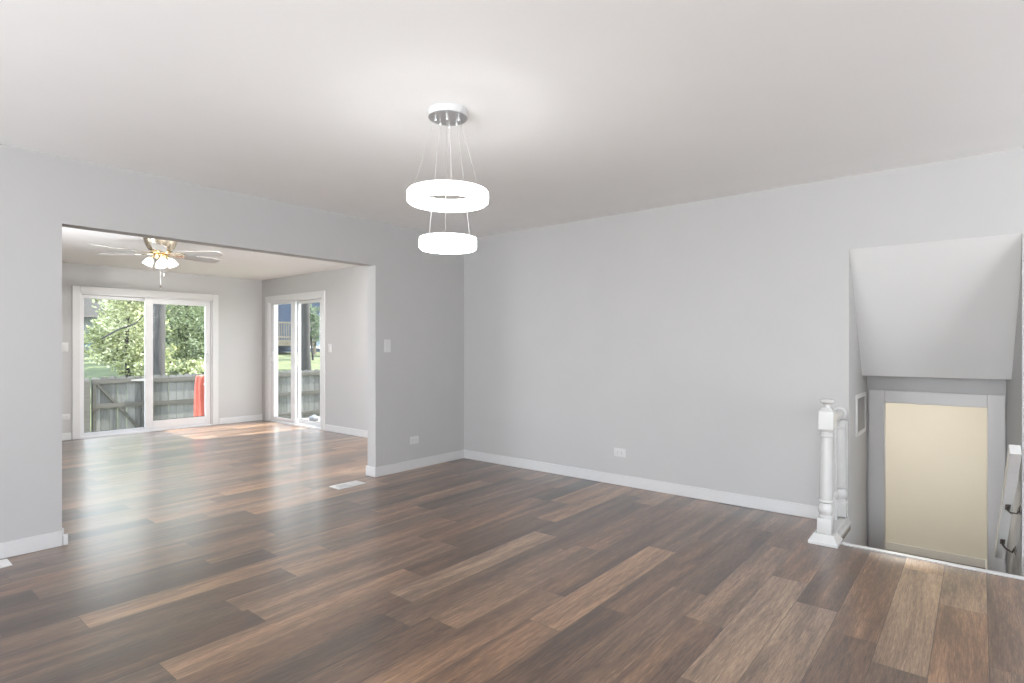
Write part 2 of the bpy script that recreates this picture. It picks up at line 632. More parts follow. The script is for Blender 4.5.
# ------------------------------------------------------------------ ceilings
m = MB(); m.box(XW - 0.15, XB + 0.15, YS - 0.15, YA + 0.07, H, H + 0.12)
struct(m.build('ceiling', CEIL), 'flat white ceiling of the main room', 'ceiling')
m = MB(); m.box(XFW - 0.15, XD + 0.15, YA2, YC + 0.15, HF, HF + 0.12)
struct(m.build('ceiling_far', CEIL), 'white ceiling of the far room with the fan', 'ceiling')

# ------------------------------------------------------------------ walls
m = MB()
m.box(XW, OX0, YA, YA2, 0, H)
m.box(OX1, XB, YA, YA2, 0, H)
m.box(OX0, OX1, YA, YA2, OZ, H)
struct(m.build('wall_left', WALL), 'grey wall with the wide opening to the far room', 'wall')

m = MB()
m.box(XB, XB + 0.15, SY1, YA2, 0, H)
m.box(XB, XB + 0.15, SY0, SY1, 1.928, H)
m.box(XB, XB + 0.15, YS, SY0, 0, H)
struct(m.build('wall_back', WALL), 'long grey back wall cut away above the stairs', 'wall')

# back part of the room, behind the camera: window openings added to admit light
m = MB()
m.box(XW - 0.15, XW, YS, YA2, 0, 0.25)
m.box(XW - 0.15, XW, YS, YA2, 2.3, H)
m.box(XW - 0.15, XW, YS, -1.7, 0.25, 2.3)
m.box(XW - 0.15, XW, 3.9, YA2, 0.25, 2.3)
struct(m.build('wall_rear', WALL), 'grey wall behind the viewer with an added wide window opening', 'wall')
m = MB()
m.box(XW - 0.15, XB + 0.15, YS - 0.15, YS, 0, 0.4)
m.box(XW - 0.15, XB + 0.15, YS - 0.15, YS, 2.25, H)
m.box(XW - 0.15, 1.5, YS - 0.15, YS, 0.4, 2.25)
m.box(4.2, XB + 0.15, YS - 0.15, YS, 0.4, 2.25)
struct(m.build('wall_right', WALL), 'grey side wall out of view with an added window opening', 'wall')

# far room
D1X0, D1X1, D1Z = 2.225, 3.945, 1.975     # sliding door in the far back wall
D2Y0, D2Y1, D2Z = 7.545, 9.130, 1.985     # sliding door in the far right wall
m = MB()
m.box(XFW - 0.15, D1X0, YC, YC + 0.15, 0, HF)
m.box(D1X1, XD + 0.15, YC, YC + 0.15, 0, HF)
m.box(D1X0, D1X1, YC, YC + 0.15, D1Z, HF)
struct(m.build('wall_far_back', WALL), 'grey back wall of the far room', 'wall')
m = MB()
m.box(XD, XD + 0.15, YA2, D2Y0, 0, HF)
m.box(XD, XD + 0.15, D2Y1, YC, 0, HF)
m.box(XD, XD + 0.15, D2Y0, D2Y1, D2Z, HF)
struct(m.build('wall_far_right', WALL), 'grey right wall of the far room', 'wall')
m = MB()
m.box(XFW - 0.15, XFW, YA2, 5.6, 0, HF)
m.box(XFW - 0.15, XFW, 7.0, YC, 0, HF)
m.box(XFW - 0.15, XFW, 5.6, 7.0, 0, 0.3)  # unseen window opening added to brighten the far room
m.box(XFW - 0.15, XFW, 5.6, 7.0, 2.15, HF)
struct(m.build('wall_far_left', WALL), 'grey left wall of the far room', 'wall')

# stairwell
m = MB()
m.box(NX, XB, 0.693, 0.80, -1.45, -0.031)
m.box(XB, XB + 0.15, SY1, 0.80, -1.45, -0.001)
m.box(XB + 0.15, XE + 0.1, SY1, 0.80, -1.45, 2.2)
struct(m.build('wall_stair_left', WALL), 'grey left wall of the stairwell with the return vent', 'wall')
m = MB()
low_ = [(XB, SY0), (XB + 0.15, SY0), (XE + 0.1, -0.146), (XE + 0.1, -0.30), (XB, -0.30)]
m.hexa([(x_, y_, -1.45) for x_, y_ in low_], [(x_, y_, -0.001) for x_, y_ in low_])
up_ = [(XB + 0.15, SY0), (XE + 0.1, -0.146), (XE + 0.1, -0.30), (XB + 0.15, -0.30)]
m.hexa([(x_, y_, -0.001) for x_, y_ in up_], [(x_, y_, 2.2) for x_, y_ in up_])
m.box(NX, XB, -0.30, -0.212, -1.45, -0.031)
struct(m.build('wall_stair_right', WALL), 'grey right wall of the stairwell with the handrail', 'wall')
DY0, DY1, DZ = -0.053, 0.587, 0.805
m = MB()
m.box(XE, XE + 0.1, DY1, SY1, -1.45, 1.3)
m.box(XE, XE + 0.1, -0.152, DY0, -1.45, 1.3)
m.box(XE, XE + 0.1, DY0, DY1, DZ, 1.3)
struct(m.build('wall_stair_end', WALL), 'grey end wall around the lower doorway', 'wall')
m = MB()
m.prism([(XB + 0.001, 1.928), (5.145, 1.022), (5.16, 1.022), (XE, 1.035), (XE, 1.928)], 'y', SY0 + 0.001, SY1)
struct(m.build('ceiling_stair_slope', SOFFIT), 'pale grey sloping ceiling above the stairs', 'ceiling')

# lower hall seen through the doorway
ZL = -1.21
m = MB(); m.box(8.2, 8.3, -0.4, 2.6, ZL, 1.35)
struct(m.build('wall_lower_hall', CREAM), 'cream wall of the lower hall', 'wall')
m = MB(); m.box(XE + 0.1, 8.2, -0.17, -0.066, ZL, 1.35)
struct(m.build('wall_lower_right', CREAM), 'cream right wall of the lower hall', 'wall')
m = MB()
m.box(XE + 0.1, 8.2, 2.5, 2.6, ZL, 1.35)
m.box(XE, XE + 0.1, 0.80, 2.6, ZL, 1.35)
struct(m.build('wall_lower_left', CREAM), 'cream left wall of the lower hall', 'wall')
m = MB(); m.box(XE + 0.1, 8.3, -0.3, 2.6, 1.35, 1.45)
struct(m.build('ceiling_lower', CEIL), 'white ceiling of the lower hall', 'ceiling')
m = MB(); m.box(XE - 0.02, 8.3, -0.3, 2.6, ZL - 0.1, ZL)
struct(m.build('floor_lower', CARPETDARK), 'dark floor of the lower hall', 'floor')
# stair flight: nosing board plus treads
m = MB()
nstep = 7
rise = -ZL / nstep
run = (XE - 0.02 - NX) / (nstep - 1)
pts = [(NX, -0.031)]
z = 0.0
x = NX
pts = [(NX - 0.0, -0.031)]
for i in range(nstep - 1):
    z -= rise
    pts.append((x, z))
    x += run
    pts.append((x, z))
pts.append((x, ZL - 0.1)); pts.append((NX, ZL - 0.1))
m.prism(pts[::-1], 'y', -0.138, 0.692)
struct(m.build('stairs', CARPETDARK), 'dark flight of stairs going down to the doorway', 'stairs')
m = MB()
m.box(NX - 0.028, NX + 0.018, -0.21, 0.672, 0.0005, 0.007, bevel=0.002)
m.box(NX + 0.002, NX + 0.018, -0.21, 0.672, -0.17, 0.0005)
struct(m.build('trim_stair_edge', TRIM), 'thin white edge strip along the top of the stairs', 'trim')

# doorway casing at the bottom of the stairs
m = MB()
m.box(XE - 0.018, XE, DY1 - 0.006, 0.688, ZL, 0.898, bevel=0.004)
m.box(XE - 0.018, XE, -0.146, DY0 + 0.006, ZL, 0.898, bevel=0.004)
m.box(XE - 0.0175, XE, DY0 + 0.006, DY1 - 0.006, DZ - 0.004, 0.898, bevel=0.004)
struct(m.build('trim_lower_doorway', GREYTRIM), 'pale casing around the doorway below the stairs', 'trim')
m = MB()
m.box(8.186, 8.2, -0.066, 2.5, ZL, ZL + 0.095, bevel=0.003)
m.box(XE + 0.1, 8.186, -0.066, -0.053, ZL, ZL + 0.095, bevel=0.003)
struct(m.build('baseboard_lower_hall', TRIM), 'white baseboard of the lower hall', 'baseboard')

# ------------------------------------------------------------------ baseboards of the two rooms
BBH, BBT = 0.095, 0.013


def bb(name, boxes, label):
    mm_ = MB()
    for b_ in boxes:
        mm_.box(*b_, bevel=0.003)
    struct(mm_.build(name, TRIM), label, 'baseboard')


bb('baseboard_back', [(XB - BBT, XB, 0.845, YA, 0.001, BBH)], 'white baseboard along the back wall')
bb('baseboard_left', [(OX1 - BBT, XB - BBT, YA - BBT, YA, 0.001, BBH), (OX1 - BBT, OX1, YA, YA2 + BBT, 0.001, BBH)],
   'white baseboard below the light switch')
bb('baseboard_left_near', [(XW, OX0, YA - BBT, YA, 0.001, BBH), (OX0, OX0 + BBT, YA - BBT + 0.02, YA2 + BBT, 0.001, BBH + 0.006),
                           (OX0 + 0.002, OX0 + 0.028, YA - BBT - 0.004, YA + 0.012, 0.001, 0.066)],
   'white baseboard left of the wide opening')
bb('baseboard_far_back', [(XFW, 2.13, YC - BBT, YC, 0.001, BBH), (4.04, XD, YC - BBT, YC, 0.001, BBH)],
   'white baseboard beside the far sliding door')
bb('baseboard_far_right', [(XD - BBT, XD, YA2, 7.45, 0.001, BBH)], 'white baseboard right of the side sliding door')
bb('baseboard_far_left', [(XFW, XFW + BBT, YA2, YC, 0.001, BBH)], 'white baseboard of the far left wall')


# ------------------------------------------------------------------ sliding doors
def sliding_door(name, label, width, height, left_glass, right_glass, inner_right, M):
    """built in local coordinates: x along the wall seen from the room, y outwards, z up; M places it.
    left_glass / right_glass = (x0, x1, z0, z1) of the panes; inner_right tells which panel is on the room side"""
    root = bpy.data.objects.new(name, None)
    root.matrix_world = M
    COL.objects.link(root)
    tag(root, label, 'sliding door', kind='structure')
    cw = 0.083
    q = MB()
    q.box(-cw, 0.004, -0.018, 0, 0.001, height + cw, bevel=0.004)
    q.box(width - 0.004, width + cw, -0.018, 0, 0.001, height + cw, bevel=0.004)
    q.box(0.004, width - 0.004, -0.0175, 0, height - 0.004, height + cw, bevel=0.004)
    q.build('casing', TRIM, root)
    q = MB()
    q.box(0.0, 0.022, 0, 0.15, 0.001, height)
    q.box(width - 0.022, width, 0, 0.15, 0.001, height)
    q.box(0.022, width - 0.022, 0, 0.15, height - 0.022, height)
    q.build('frame', VINYL, root)
    q = MB()
    q.box(0.022, width - 0.022, 0.0, 0.16, 0.001, 0.022, bevel=0.003)
    q.box(0.022, width - 0.022, 0.03, 0.036, 0.022, 0.04)
    q.box(0.022, width - 0.022, 0.095, 0.101, 0.022, 0.04)
    q.build('sill_track', VINYL, root)

    def panel(pname, g, x0, x1, y0, y1, z0, mate):
        p = MB()
        p.box(x0, g[0], y0, y1, z0, height - 0.024, bevel=0.004)
        p.box(g[1], x1, y0, y1, z0, height - 0.024, bevel=0.004)
        p.box(g[0], g[1], y0 + 0.0005, y1 - 0.0005, z0, g[2], bevel=0.004)
        p.box(g[0], g[1], y0 + 0.0005, y1 - 0.0005, g[3], height - 0.024, bevel=0.004)
        ob = p.build(pname, mate, root)
        yc = (y0 + y1) / 2
        gg = MB(); gg.box(g[0] - 0.004, g[1] + 0.004, yc - 0.003, yc + 0.003, g[2] - 0.004, g[3] + 0.004)
        gg.build('glass_pane', PANE, ob)
        # dark gasket at the foot of the pane
        gk = MB(); gk.box(g[0], g[1], yc - 0.008, yc + 0.008, g[2], g[2] + 0.007)
        gk.build('gasket', BLACKTRACK, ob)
        return ob
    if inner_right:
        inner_g, outer_g = right_glass, left_glass
        inner = panel('sliding_panel', inner_g, inner_g[0] - 0.104, width - 0.024, 0.018, 0.058, 0.042, VINYL)
        panel('fixed_panel', outer_g, 0.024, outer_g[1] + 0.07, 0.078, 0.118, 0.042, VINYL)
    else:
        inner_g, outer_g = left_glass, right_glass
        inner = panel('sliding_panel', inner_g, 0.024, inner_g[1] + 0.12, 0.018, 0.058, 0.042, VINYL)
        panel('fixed_panel', outer_g, outer_g[0] - 0.035, width - 0.024, 0.078, 0.118, 0.042, VINYL)
    hx = inner_g[1] + 0.03 if inner_right else inner_g[0] - 0.03
    hd = MB()
    hd.box(hx - 0.012, hx + 0.012, 0.006, 0.018, 0.98, 1.16, bevel=0.003)
    hd.tube([(hx, 0.010, 1.0), (hx, -0.014, 1.02), (hx, -0.018, 1.07), (hx, -0.014, 1.12), (hx, 0.010, 1.14)], 0.007, 8)
    hd.build('handle', VINYL, inner, smooth=True)
    return root


M1 = Matrix.Translation((D1X0, YC, 0))
sliding_door('door_1', 'wide white sliding door in the far back wall facing the wooden gate', D1X1 - D1X0, D1Z,
             (0.068, 0.809, 0.062, 1.904), (0.887, 1.620, 0.150, 1.872), True, M1)
# local x runs towards -y of the world, local y towards +x
M2 = Matrix(((0, 1, 0, XD), (-1, 0, 0, D2Y1), (0, 0, 1, 0), (0, 0, 0, 1)))
sliding_door('door_2', 'white sliding door in the far right wall, next to the corner', D2Y1 - D2Y0, D2Z,
             (0.135, 0.668, 0.085, 1.93), (0.802, 1.397, 0.085, 1.915), False, M2)


# ------------------------------------------------------------------ switches, outlets, vents
def wall_plate(name, label, cat, pos, normal, horizontal=False, kind='outlet', group=None):
    """plate on a wall; local x = along the wall, y = out of the wall, z = up"""
    nx, ny = normal
    root = thing(name, label, cat, pos, math.atan2(ny, nx) - pi / 2, group or ('wall outlets' if kind == 'outlet' else 'light switches'))
    w, h_ = (0.118, 0.075) if horizontal else (0.078, 0.122)
    q = MB(); q.box(-w / 2, w / 2, 0.0, 0.006, -h_ / 2, h_ / 2, bevel=0.0025)
    q.build('cover_plate', PLASTIC, root, smooth=True)
    if kind == 'outlet':
        for s in (-1, 1):
            cx_, cz_ = (s * 0.020, 0) if horizontal else (0, s * 0.020)
            q = MB()
            a, b_ = (0.0145, 0.017)
            q.box(cx_ - a, cx_ + a, 0.006, 0.0078, cz_ - b_, cz_ + b_, bevel=0.001)
            f = q.build('socket', PLASTIC, root)
            q = MB()
            for d in (-0.006, 0.006):
                if horizontal:
                    q.box(cx_ - 0.005, cx_ + 0.005, 0.0078, 0.0083, cz_ + d - 0.001, cz_ + d + 0.001)
                else:
                    q.box(cx_ + d - 0.001, cx_ + d + 0.001, 0.0078, 0.0083, cz_ - 0.005, cz_ + 0.005)
            q.build('slot', SLOT, f)
    else:
        q = MB()
        q.prism([(0.006, -0.033), (0.0085, -0.033), (0.012, 0.033), (0.006, 0.033)], 'x', -0.0165, 0.0165)
        q.build('rocker', PLASTIC, root)
    return root


wall_plate('light_switch', 'white rocker light switch on the grey wall right of the wide opening', 'light switch',
           (3.504, YA, 1.253), (0, -1), kind='switch')
wall_plate('light_switch', 'white light switch on the far room wall right of the side sliding door', 'light switch',
           (XD, 7.341, 1.22), (-1, 0), kind='switch')
wall_plate('light_switch', 'white light switch on the far back wall left of the wide sliding door', 'light switch',
           (2.062, YC, 1.235), (0, -1), kind='switch')
wall_plate('wall_outlet', 'white sideways outlet low on the wall between opening and corner', 'outlet',
           (3.842, YA, 0.294), (0, -1), horizontal=True)
wall_plate('wall_outlet', 'white sideways outlet low on the long back wall', 'outlet',
           (XB, 2.496, 0.293), (-1, 0), horizontal=True)
wall_plate('wall_outlet', 'white sideways outlet left of the far sliding door, half hidden', 'outlet',
           (2.062, YC, 0.31), (0, -1), horizontal=True)


def floor_register(name, label, x0, x1, y0, y1, g0, g1):
    root = thing(name, label, 'floor vent', ((x0 + x1) / 2, (y0 + y1) / 2, 0), group='floor vents')
    w, d = (x1 - x0) / 2, (y1 - y0) / 2
    q = MB()
    fx = 0.022
    a, b_ = g0 - (x0 + x1) / 2, g1 - (x0 + x1) / 2
    q.box(-w, a, -d, d, 0.0005, 0.006, bevel=0.0015)
    q.box(b_, w, -d, d, 0.0005, 0.006, bevel=0.0015)
    q.box(a, b_, -d, -d + fx * 1.3, 0.0005, 0.006)
    q.box(a, b_, d - fx * 1.3, d, 0.0005, 0.006)
    q.build('plate', PLASTIC, root)
    q = MB(); q.box(a, b_, -d + fx * 1.3, d - fx * 1.3, 0.0005, 0.0012)
    q.build('duct_opening', SLOT, root)
    q = MB()
    n = max(6, int((b_ - a) / 0.009))
    for i in range(n):
        t = a + (b_ - a) * (i + 0.5) / n
        q.box(t - 0.0016, t + 0.0016, -d + fx * 1.3, d - fx * 1.3, 0.0012, 0.0045)
    q.build('louvers', PLASTIC, root)
    return root


floor_register('floor_vent', 'white floor vent in the planks at the wide opening', 2.870, 3.158, 4.296, 4.460, 2.905, 3.02)
floor_register('floor_vent', 'white floor vent below the wall at the left edge of the photo', 0.41, 0.70, 4.255, 4.405, 0.45, 0.655)

vent = thing('return_vent', 'white louvered return air vent on the left stairwell wall', 'vent', (5.045, SY1, 0.735))
q = MB()
w, hh = 0.215, 0.155
for b_ in ((-w, -w + 0.03, -hh, hh), (w - 0.03, w, -hh, hh), (-w + 0.03, w - 0.03, -hh, -hh + 0.03), (-w + 0.03, w - 0.03, hh - 0.03, hh)):
    q.box(b_[0], b_[1], -0.012, 0.0, b_[2], b_[3], bevel=0.002)
q.build('frame', TRIM, vent)
q = MB(); q.box(-w + 0.03, w - 0.03, -0.002, 0.0, -hh + 0.03, hh - 0.03)
q.build('duct_opening', SLOT, vent)
q = MB()
for i in range(16):
    z = -hh + 0.034 + i * 0.0155
    q.prism([(-0.010, z), (-0.010, z + 0.002), (-0.002, z + 0.012), (-0.002, z + 0.010)], 'x', -w + 0.03, w - 0.03)
q.build('louvers', VENTGREY, vent)

# ------------------------------------------------------------------ balustrade at the head of the stairs
bal = thing('stair_balustrade', 'short white balustrade with a turned newel post at the head of the stairs', 'balustrade', (4.06, 0.757, 0))


def L_(x, y, z=0):
    return (x - 4.06, y - 0.757, z)


q = MB()
q.box(-0.076, 0.095, -0.084, 0.084, 0.0005, 0.022, bevel=0.003)
q.box(0.095, 0.5115, -0.066, 0.060, 0.0005, 0.022, bevel=0.003)
q.hexa([(-0.072, -0.080, 0.022), (0.090, -0.080, 0.022), (0.090, 0.080, 0.022), (-0.072, 0.080, 0.022)],
       [(-0.050, -0.056, 0.066), (0.060, -0.056, 0.066), (0.060, 0.056, 0.066), (-0.050, 0.056, 0.066)])
q.box(0.075, 0.5115, -0.050, 0.050, 0.022, 0.060, bevel=0.004)
q.build('base_shoe', NEWEL, bal)


def newel(prof_sq, half=False):
    """turned post: square blocks and lathe sections"""
    p_ = MB()
    hw = 0.0415
    x0 = 0.0 if not half else -hw
    # foot block
    p_.box(-hw, hw if not half else 0.0, -hw, hw, 0.066, 0.160, bevel=0.004)
    ph = pi / 2 if half else 0
    n = 32
    prof = [(0.001, 0.158), (0.0400, 0.158), (0.0415, 0.163), (0.0405, 0.172), (0.034, 0.178), (0.034, 0.186), (0.040, 0.196), (0.0435, 0.212),
            (0.0415, 0.232), (0.034, 0.250), (0.032, 0.256), (0.041, 0.262), (0.043, 0.268), (0.041, 0.275), (0.036, 0.279),
            (0.0385, 0.290), (0.0375, 0.42), (0.0345, 0.58), (0.0315, 0.665), (0.0315, 0.672), (0.038, 0.677), (0.038, 0.685), (0.032, 0.690), (0.033, 0.708), (0.001, 0.709)]
    if half:
        prof = [(r, z) for r, z in prof if z < 0.70]
        prof.append((0.032, 0.735)); prof.append((0.001, 0.736))
    p_.lathe(prof, n)
    if not half:
        # upper block with chamfered ends
        def sq(s, z):
            return [(-s, -s, z), (s, -s, z), (s, s, z), (-s, s, z)]
        lev = [(0.026, 0.704), (hw, 0.726), (hw, 0.838), (0.024, 0.862)]
        for (s0, z0), (s1, z1) in zip(lev[:-1], lev[1:]):
            p_.hexa(sq(s0, z0), sq(s1, z1))
    return p_


post = newel(None).build('newel_post', NEWEL, bal, smooth=True)
post.rotation_euler = (radians(0.9), 0, 0)
q = MB()
q.lathe([(0.001, 0.858), (0.022, 0.860), (0.019, 0.872), (0.024, 0.884), (0.039, 0.892), (0.042, 0.902), (0.036, 0.912), (0.018, 0.918), (0.0, 0.919)], 32)
q.build('knob', NEWEL, post, smooth=True)
q = newel(None, half=True)
hp = q.build('half_newel', NEWEL, bal, smooth=True, loc=(0.475, -0.008, 0))
q = MB()
q.box(0.4755, 0.5115, -0.052, 0.036, 0.066, 0.73, bevel=0.003)
q.build('wall_board', NEWEL, bal)
q = MB()
bpf = [(0.001, 0.066), (0.013, 0.066), (0.013, 0.20), (0.008, 0.205), (0.015, 0.225), (0.016, 0.24), (0.009, 0.262), (0.013, 0.272),
       (0.0125, 0.42), (0.0095, 0.62), (0.012, 0.64), (0.009, 0.655), (0.010, 0.75), (0.001, 0.751)]
for bx_ in (0.215, 0.335):
    q2 = MB(); q2.lathe(bpf, 16, (bx_, 0, 0)); q2.build('baluster', NEWEL, bal, smooth=True)
q.bm.free()
q = MB()
prof = [(-0.022, 0.745), (0.022, 0.745), (0.026, 0.760), (0.029, 0.782), (0.024, 0.800), (0.010, 0.808), (-0.010, 0.808), (-0.024, 0.800), (-0.029, 0.782), (-0.026, 0.760)]
q.prism(prof, 'x', 0.038, 0.495)
q.build('hand_rail', NEWEL, bal, smooth=True)
q = MB()
q.lathe([(0.0, -0.0), (0.046, 0.0), (0.046, 0.010), (0.034, 0.017), (0.030, 0.017), (0.0, 0.017)], 28,
        mat=Matrix.Translation((0.5115, 0.0, 0.775)) @ Matrix.Rotation(-pi / 2, 4, 'Y'))
q.build('rosette', NEWEL, bal, smooth=True)

# ------------------------------------------------------------------ handrail on the right stairwell wall
A_ = Vector((4.30, -0.158, 0.672)); B_ = Vector((5.20, -0.110, -0.190))
hr = thing('stair_handrail', 'white straight handrail sloping down the right stairwell wall', 'handrail', A_)
d_ = (B_ - A_).normalized()
s_ = Vector((0, 0, 1)).cross(d_).normalized()
u_ = d_.cross(s_).normalized()
ln = (B_ - A_).length
R_ = Matrix((d_, s_, u_)).transposed().to_4x4()
q = MB(); q.box(0, ln, -0.026, 0.026, -0.040, 0.025, bevel=0.004, mat=R_)
q.build('rail', NEWEL, hr)
for (t, wx, wy, wz) in ((0.565, 4.63, -0.1965, 0.255), (1.0, 4.86, -0.1830, -0.06)):
    p0 = d_ * t - u_ * 0.042
    wl = Vector((wx, wy, wz)) - A_
    q = MB()
    mid1 = p0 - u_ * 0.035 + (wl - p0) * 0.18
    mid2 = p0 - u_ * 0.030 + (wl - p0) * 0.70
    q.tube([p0, p0 - u_ * 0.022, mid1, mid2, wl + Vector((0, 0.008, 0.012)), wl], 0.0055, 10)
    br = q.build('bracket', BRONZE, hr, smooth=True)
    q = MB(); q.box(-0.028, 0.028, -0.013, 0.013, -0.003, 0.004, bevel=0.0015, mat=Matrix.Translation(p0) @ R_)
    q.build('saddle', BRONZE, br)
    q = MB()
    q.lathe([(0.0, 0.0), (0.018, 0.0), (0.018, 0.004), (0.010, 0.009), (0.0, 0.009)], 20, mat=Matrix.Translation(wl + Vector((0, 0.0, 0))) @ Matrix.Rotation(-pi / 2, 4, 'X'), sx=1.7)
    q.build('wall_plate', BRONZE, br, smooth=True)

# ------------------------------------------------------------------ pendant light
PX, PY = 2.016, 2.073
pend = thing('pendant_light', 'two-tier lit crystal ring pendant hanging from the main ceiling', 'pendant light', (PX, PY, H))
FW = math.radians(39.383)
q = MB()
q.lathe([(0.0, 0.0), (0.096, 0.0), (0.0985, -0.003), (0.0985, -0.033), (0.097, -0.035), (0.0, -0.035)], 48)
can = q.build('canopy', VINYL, pend, smooth=True)
q = MB()
q.lathe([(0.0, -0.0352), (0.0965, -0.0352), (0.0985, -0.037), (0.0965, -0.039), (0.0, -0.039)], 48)
q.build('canopy_plate', NICKEL, can, smooth=True)


def ring(zc, ro, ri, h_):
    q_ = MB()
    b_ = 0.008
    prof_ = [(ro - b_, zc - h_ / 2), (ro, zc - h_ / 2 + b_), (ro, zc + h_ / 2 - b_), (ro - b_, zc + h_ / 2),
             (ri + b_, zc + h_ / 2), (ri, zc + h_ / 2 - b_), (ri, zc - h_ / 2 + b_), (ri + b_, zc - h_ / 2)]
    q_.lathe(prof_, 72, close=True)
    return q_


ZU, ZLW = 2.002 - H, 1.766 - H
up_ring = ring(ZU, 0.204, 0.154, 0.058).build('upper_ring', RING, pend, smooth=True)
lo_ring = ring(ZLW, 0.144, 0.098, 0.056).build('lower_ring', RING, pend, smooth=True)
# unseen cover added on each ring to hold light off the ceiling
for (zc, ro, ri, par) in ((ZU + 0.0305, 0.200, 0.157, up_ring), (ZLW + 0.0295, 0.145, 0.096, lo_ring)):
    q = MB()
    q.lathe([(ri, zc - 0.001), (ro, zc - 0.001), (ro, zc + 0.002), (ri, zc + 0.002)], 72, close=True)
    q.build('top_baffle', NICKEL, par, smooth=True)
for rr_, zt, can_r, a0 in ((0.182, ZU + 0.029, 0.066, 0.0), (0.124, ZLW + 0.028, 0.048, 0.0)):
    for i in range(3):
        a = FW + a0 + i * 2 * pi / 3 + (0 if rr_ > 0.15 else pi)
        p0 = Vector((can_r * cos(a), can_r * sin(a), -0.039))
        p1 = Vector((rr_ * cos(a), rr_ * sin(a), zt))
        q = MB(); q.tube([p0, p1], 0.0008, 6)
        cb = q.build('cable', WIRE, pend)
        q = MB(); q.lathe([(0.0, 0.001), (0.005, 0.001), (0.005, -0.018), (0.003, -0.024), (0.0, -0.024)], 12, c=tuple(p0))
        q.build('cable_grip', CHROME, cb, smooth=True)
q = MB(); q.lathe([(0.0, -0.038), (0.006, -0.039), (0.006, -0.047), (0.0, -0.048)], 12)
q.build('finial', CHROME, can, smooth=True)

# ------------------------------------------------------------------ ceiling fan in the far room
FX, FY = 2.205, 6.435
fan = thing('ceiling_fan', 'brass six-blade ceiling fan with lit glass shades in the far room', 'ceiling fan', (FX, FY, HF))
q = MB()
q.lathe([(0.0, 0.0), (0.150, 0.0), (0.156, -0.006), (0.156, -0.020), (0.150, -0.026), (0.146, -0.050), (0.128, -0.095), (0.108, -0.130),
         (0.104, -0.136), (0.0, -0.136)], 40)
q.build('motor_housing', BRASSPALE, fan, smooth=True)
q = MB()
q.lathe([(0.0, -0.136), (0.085, -0.136), (0.090, -0.142), (0.090, -0.165), (0.080, -0.172), (0.0, -0.172)], 32)
hub = q.build('hub', BRASS, fan, smooth=True)
cam_heading = math.radians(39.383)
ZB = -0.165
for i in range(6):
    # angles measured in the camera's right/forward frame: one blade level with the left of the photo
    a_loc = radians(i * 60.0)
    ang = cam_heading - pi / 2 + a_loc
    Rz = Matrix.Rotation(ang, 4, 'Z')
    pitch = Matrix.Rotation(radians(-13), 4, 'X')
    Tz = Matrix.Translation((0, 0, ZB))
    q = MB()
    pts_ = [(0.185, -0.046), (0.24, -0.060), (0.50, -0.068), (0.585, -0.062), (0.618, -0.040), (0.624, 0.0), (0.618, 0.040), (0.585, 0.062), (0.50, 0.068), (0.24, 0.060), (0.185, 0.046)]
    q.prism(pts_, 'z', -0.003, 0.003)
    bmesh.ops.transform(q.bm, matrix=Rz @ Tz @ pitch, verts=q.bm.verts)
    bl = q.build('blade', BLADE, fan)
    q = MB()
    q.prism([(0.070, -0.016), (0.13, -0.010), (0.18, -0.034), (0.235, -0.030), (0.245, 0.0), (0.235, 0.030), (0.18, 0.034), (0.13, 0.010), (0.070, 0.016)], 'z', -0.009, -0.0035)
    bmesh.ops.transform(q.bm, matrix=Rz @ Tz @ pitch, verts=q.bm.verts)
    q.build('blade_iron', BRASSPALE, bl)
q = MB()
q.lathe([(0.0, -0.172), (0.052, -0.172), (0.060, -0.180), (0.060, -0.200), (0.046, -0.220), (0.020, -0.234), (0.0, -0.236)], 32)
kit = q.build('light_kit', BRASS, fan, smooth=True)
for i, a_loc in enumerate((217, 312, 17, 122)):
    ang = cam_heading - pi / 2 + radians(a_loc)
    dv = Vector((cos(ang), sin(ang), 0))
    p0 = dv * 0.045 + Vector((0, 0, -0.195)); p1 = dv * 0.068 + Vector((0, 0, -0.196)); p2 = dv * 0.082 + Vector((0, 0, -0.214))
    q = MB(); q.tube([p0, p1, p2], 0.008, 8)
    q.build('lamp_arm', BRASS, kit, smooth=True)
    axis = (dv * 0.42 + Vector((0, 0, -0.9))).normalized()
    rot = axis.to_track_quat('Z', 'Y').to_matrix().to_4x4()
    q = MB()
    q.lathe([(0.0, 0.0), (0.016, 0.0), (0.022, 0.008), (0.034, 0.024), (0.042, 0.046), (0.045, 0.066), (0.051, 0.082), (0.048, 0.082), (0.042, 0.066), (0.038, 0.046), (0.030, 0.027), (0.017, 0.012), (0.0, 0.010)],
            24, mat=Matrix.Translation(p2) @ rot)
    q.build('lamp_shade', SHADE, fan, smooth=True)
for (dx, dz) in ((0.0, -0.48), (0.035, -0.36)):
    ang = cam_heading - pi / 2
    ox, oy = dx * cos(ang), dx * sin(ang)
    q = MB(); q.tube([(ox, oy, -0.225), (ox, oy, dz)], 0.0016, 6)
    ch = q.build('pull_chain', WIRE, fan)
    q = MB(); q.lathe([(0.0, dz), (0.004, dz - 0.002), (0.008, dz - 0.025), (0.006, dz - 0.034), (0.0, dz - 0.036)], 12, c=(ox, oy, 0))
    q.build('chain_fob', BRONZE if dx == 0 else WIRE, ch, smooth=True)

# ------------------------------------------------------------------ lamp in the lower hall
lw = thing('unseen_ceiling_lamp', 'round flush lamp on the lower hall ceiling', 'lamp', (6.35, 0.55, 1.35))
q = MB(); q.lathe([(0.0, 0.0), (0.15, 0.0), (0.15, -0.02), (0.0, -0.02)], 32); q.build('lamp_base', TRIM, lw, smooth=True)
q = MB(); q.lathe([(0.14, -0.02), (0.135, -0.05), (0.10, -0.075), (0.0, -0.09)], 32); q.build('lamp_diffuser', LAMP, lw, smooth=True)

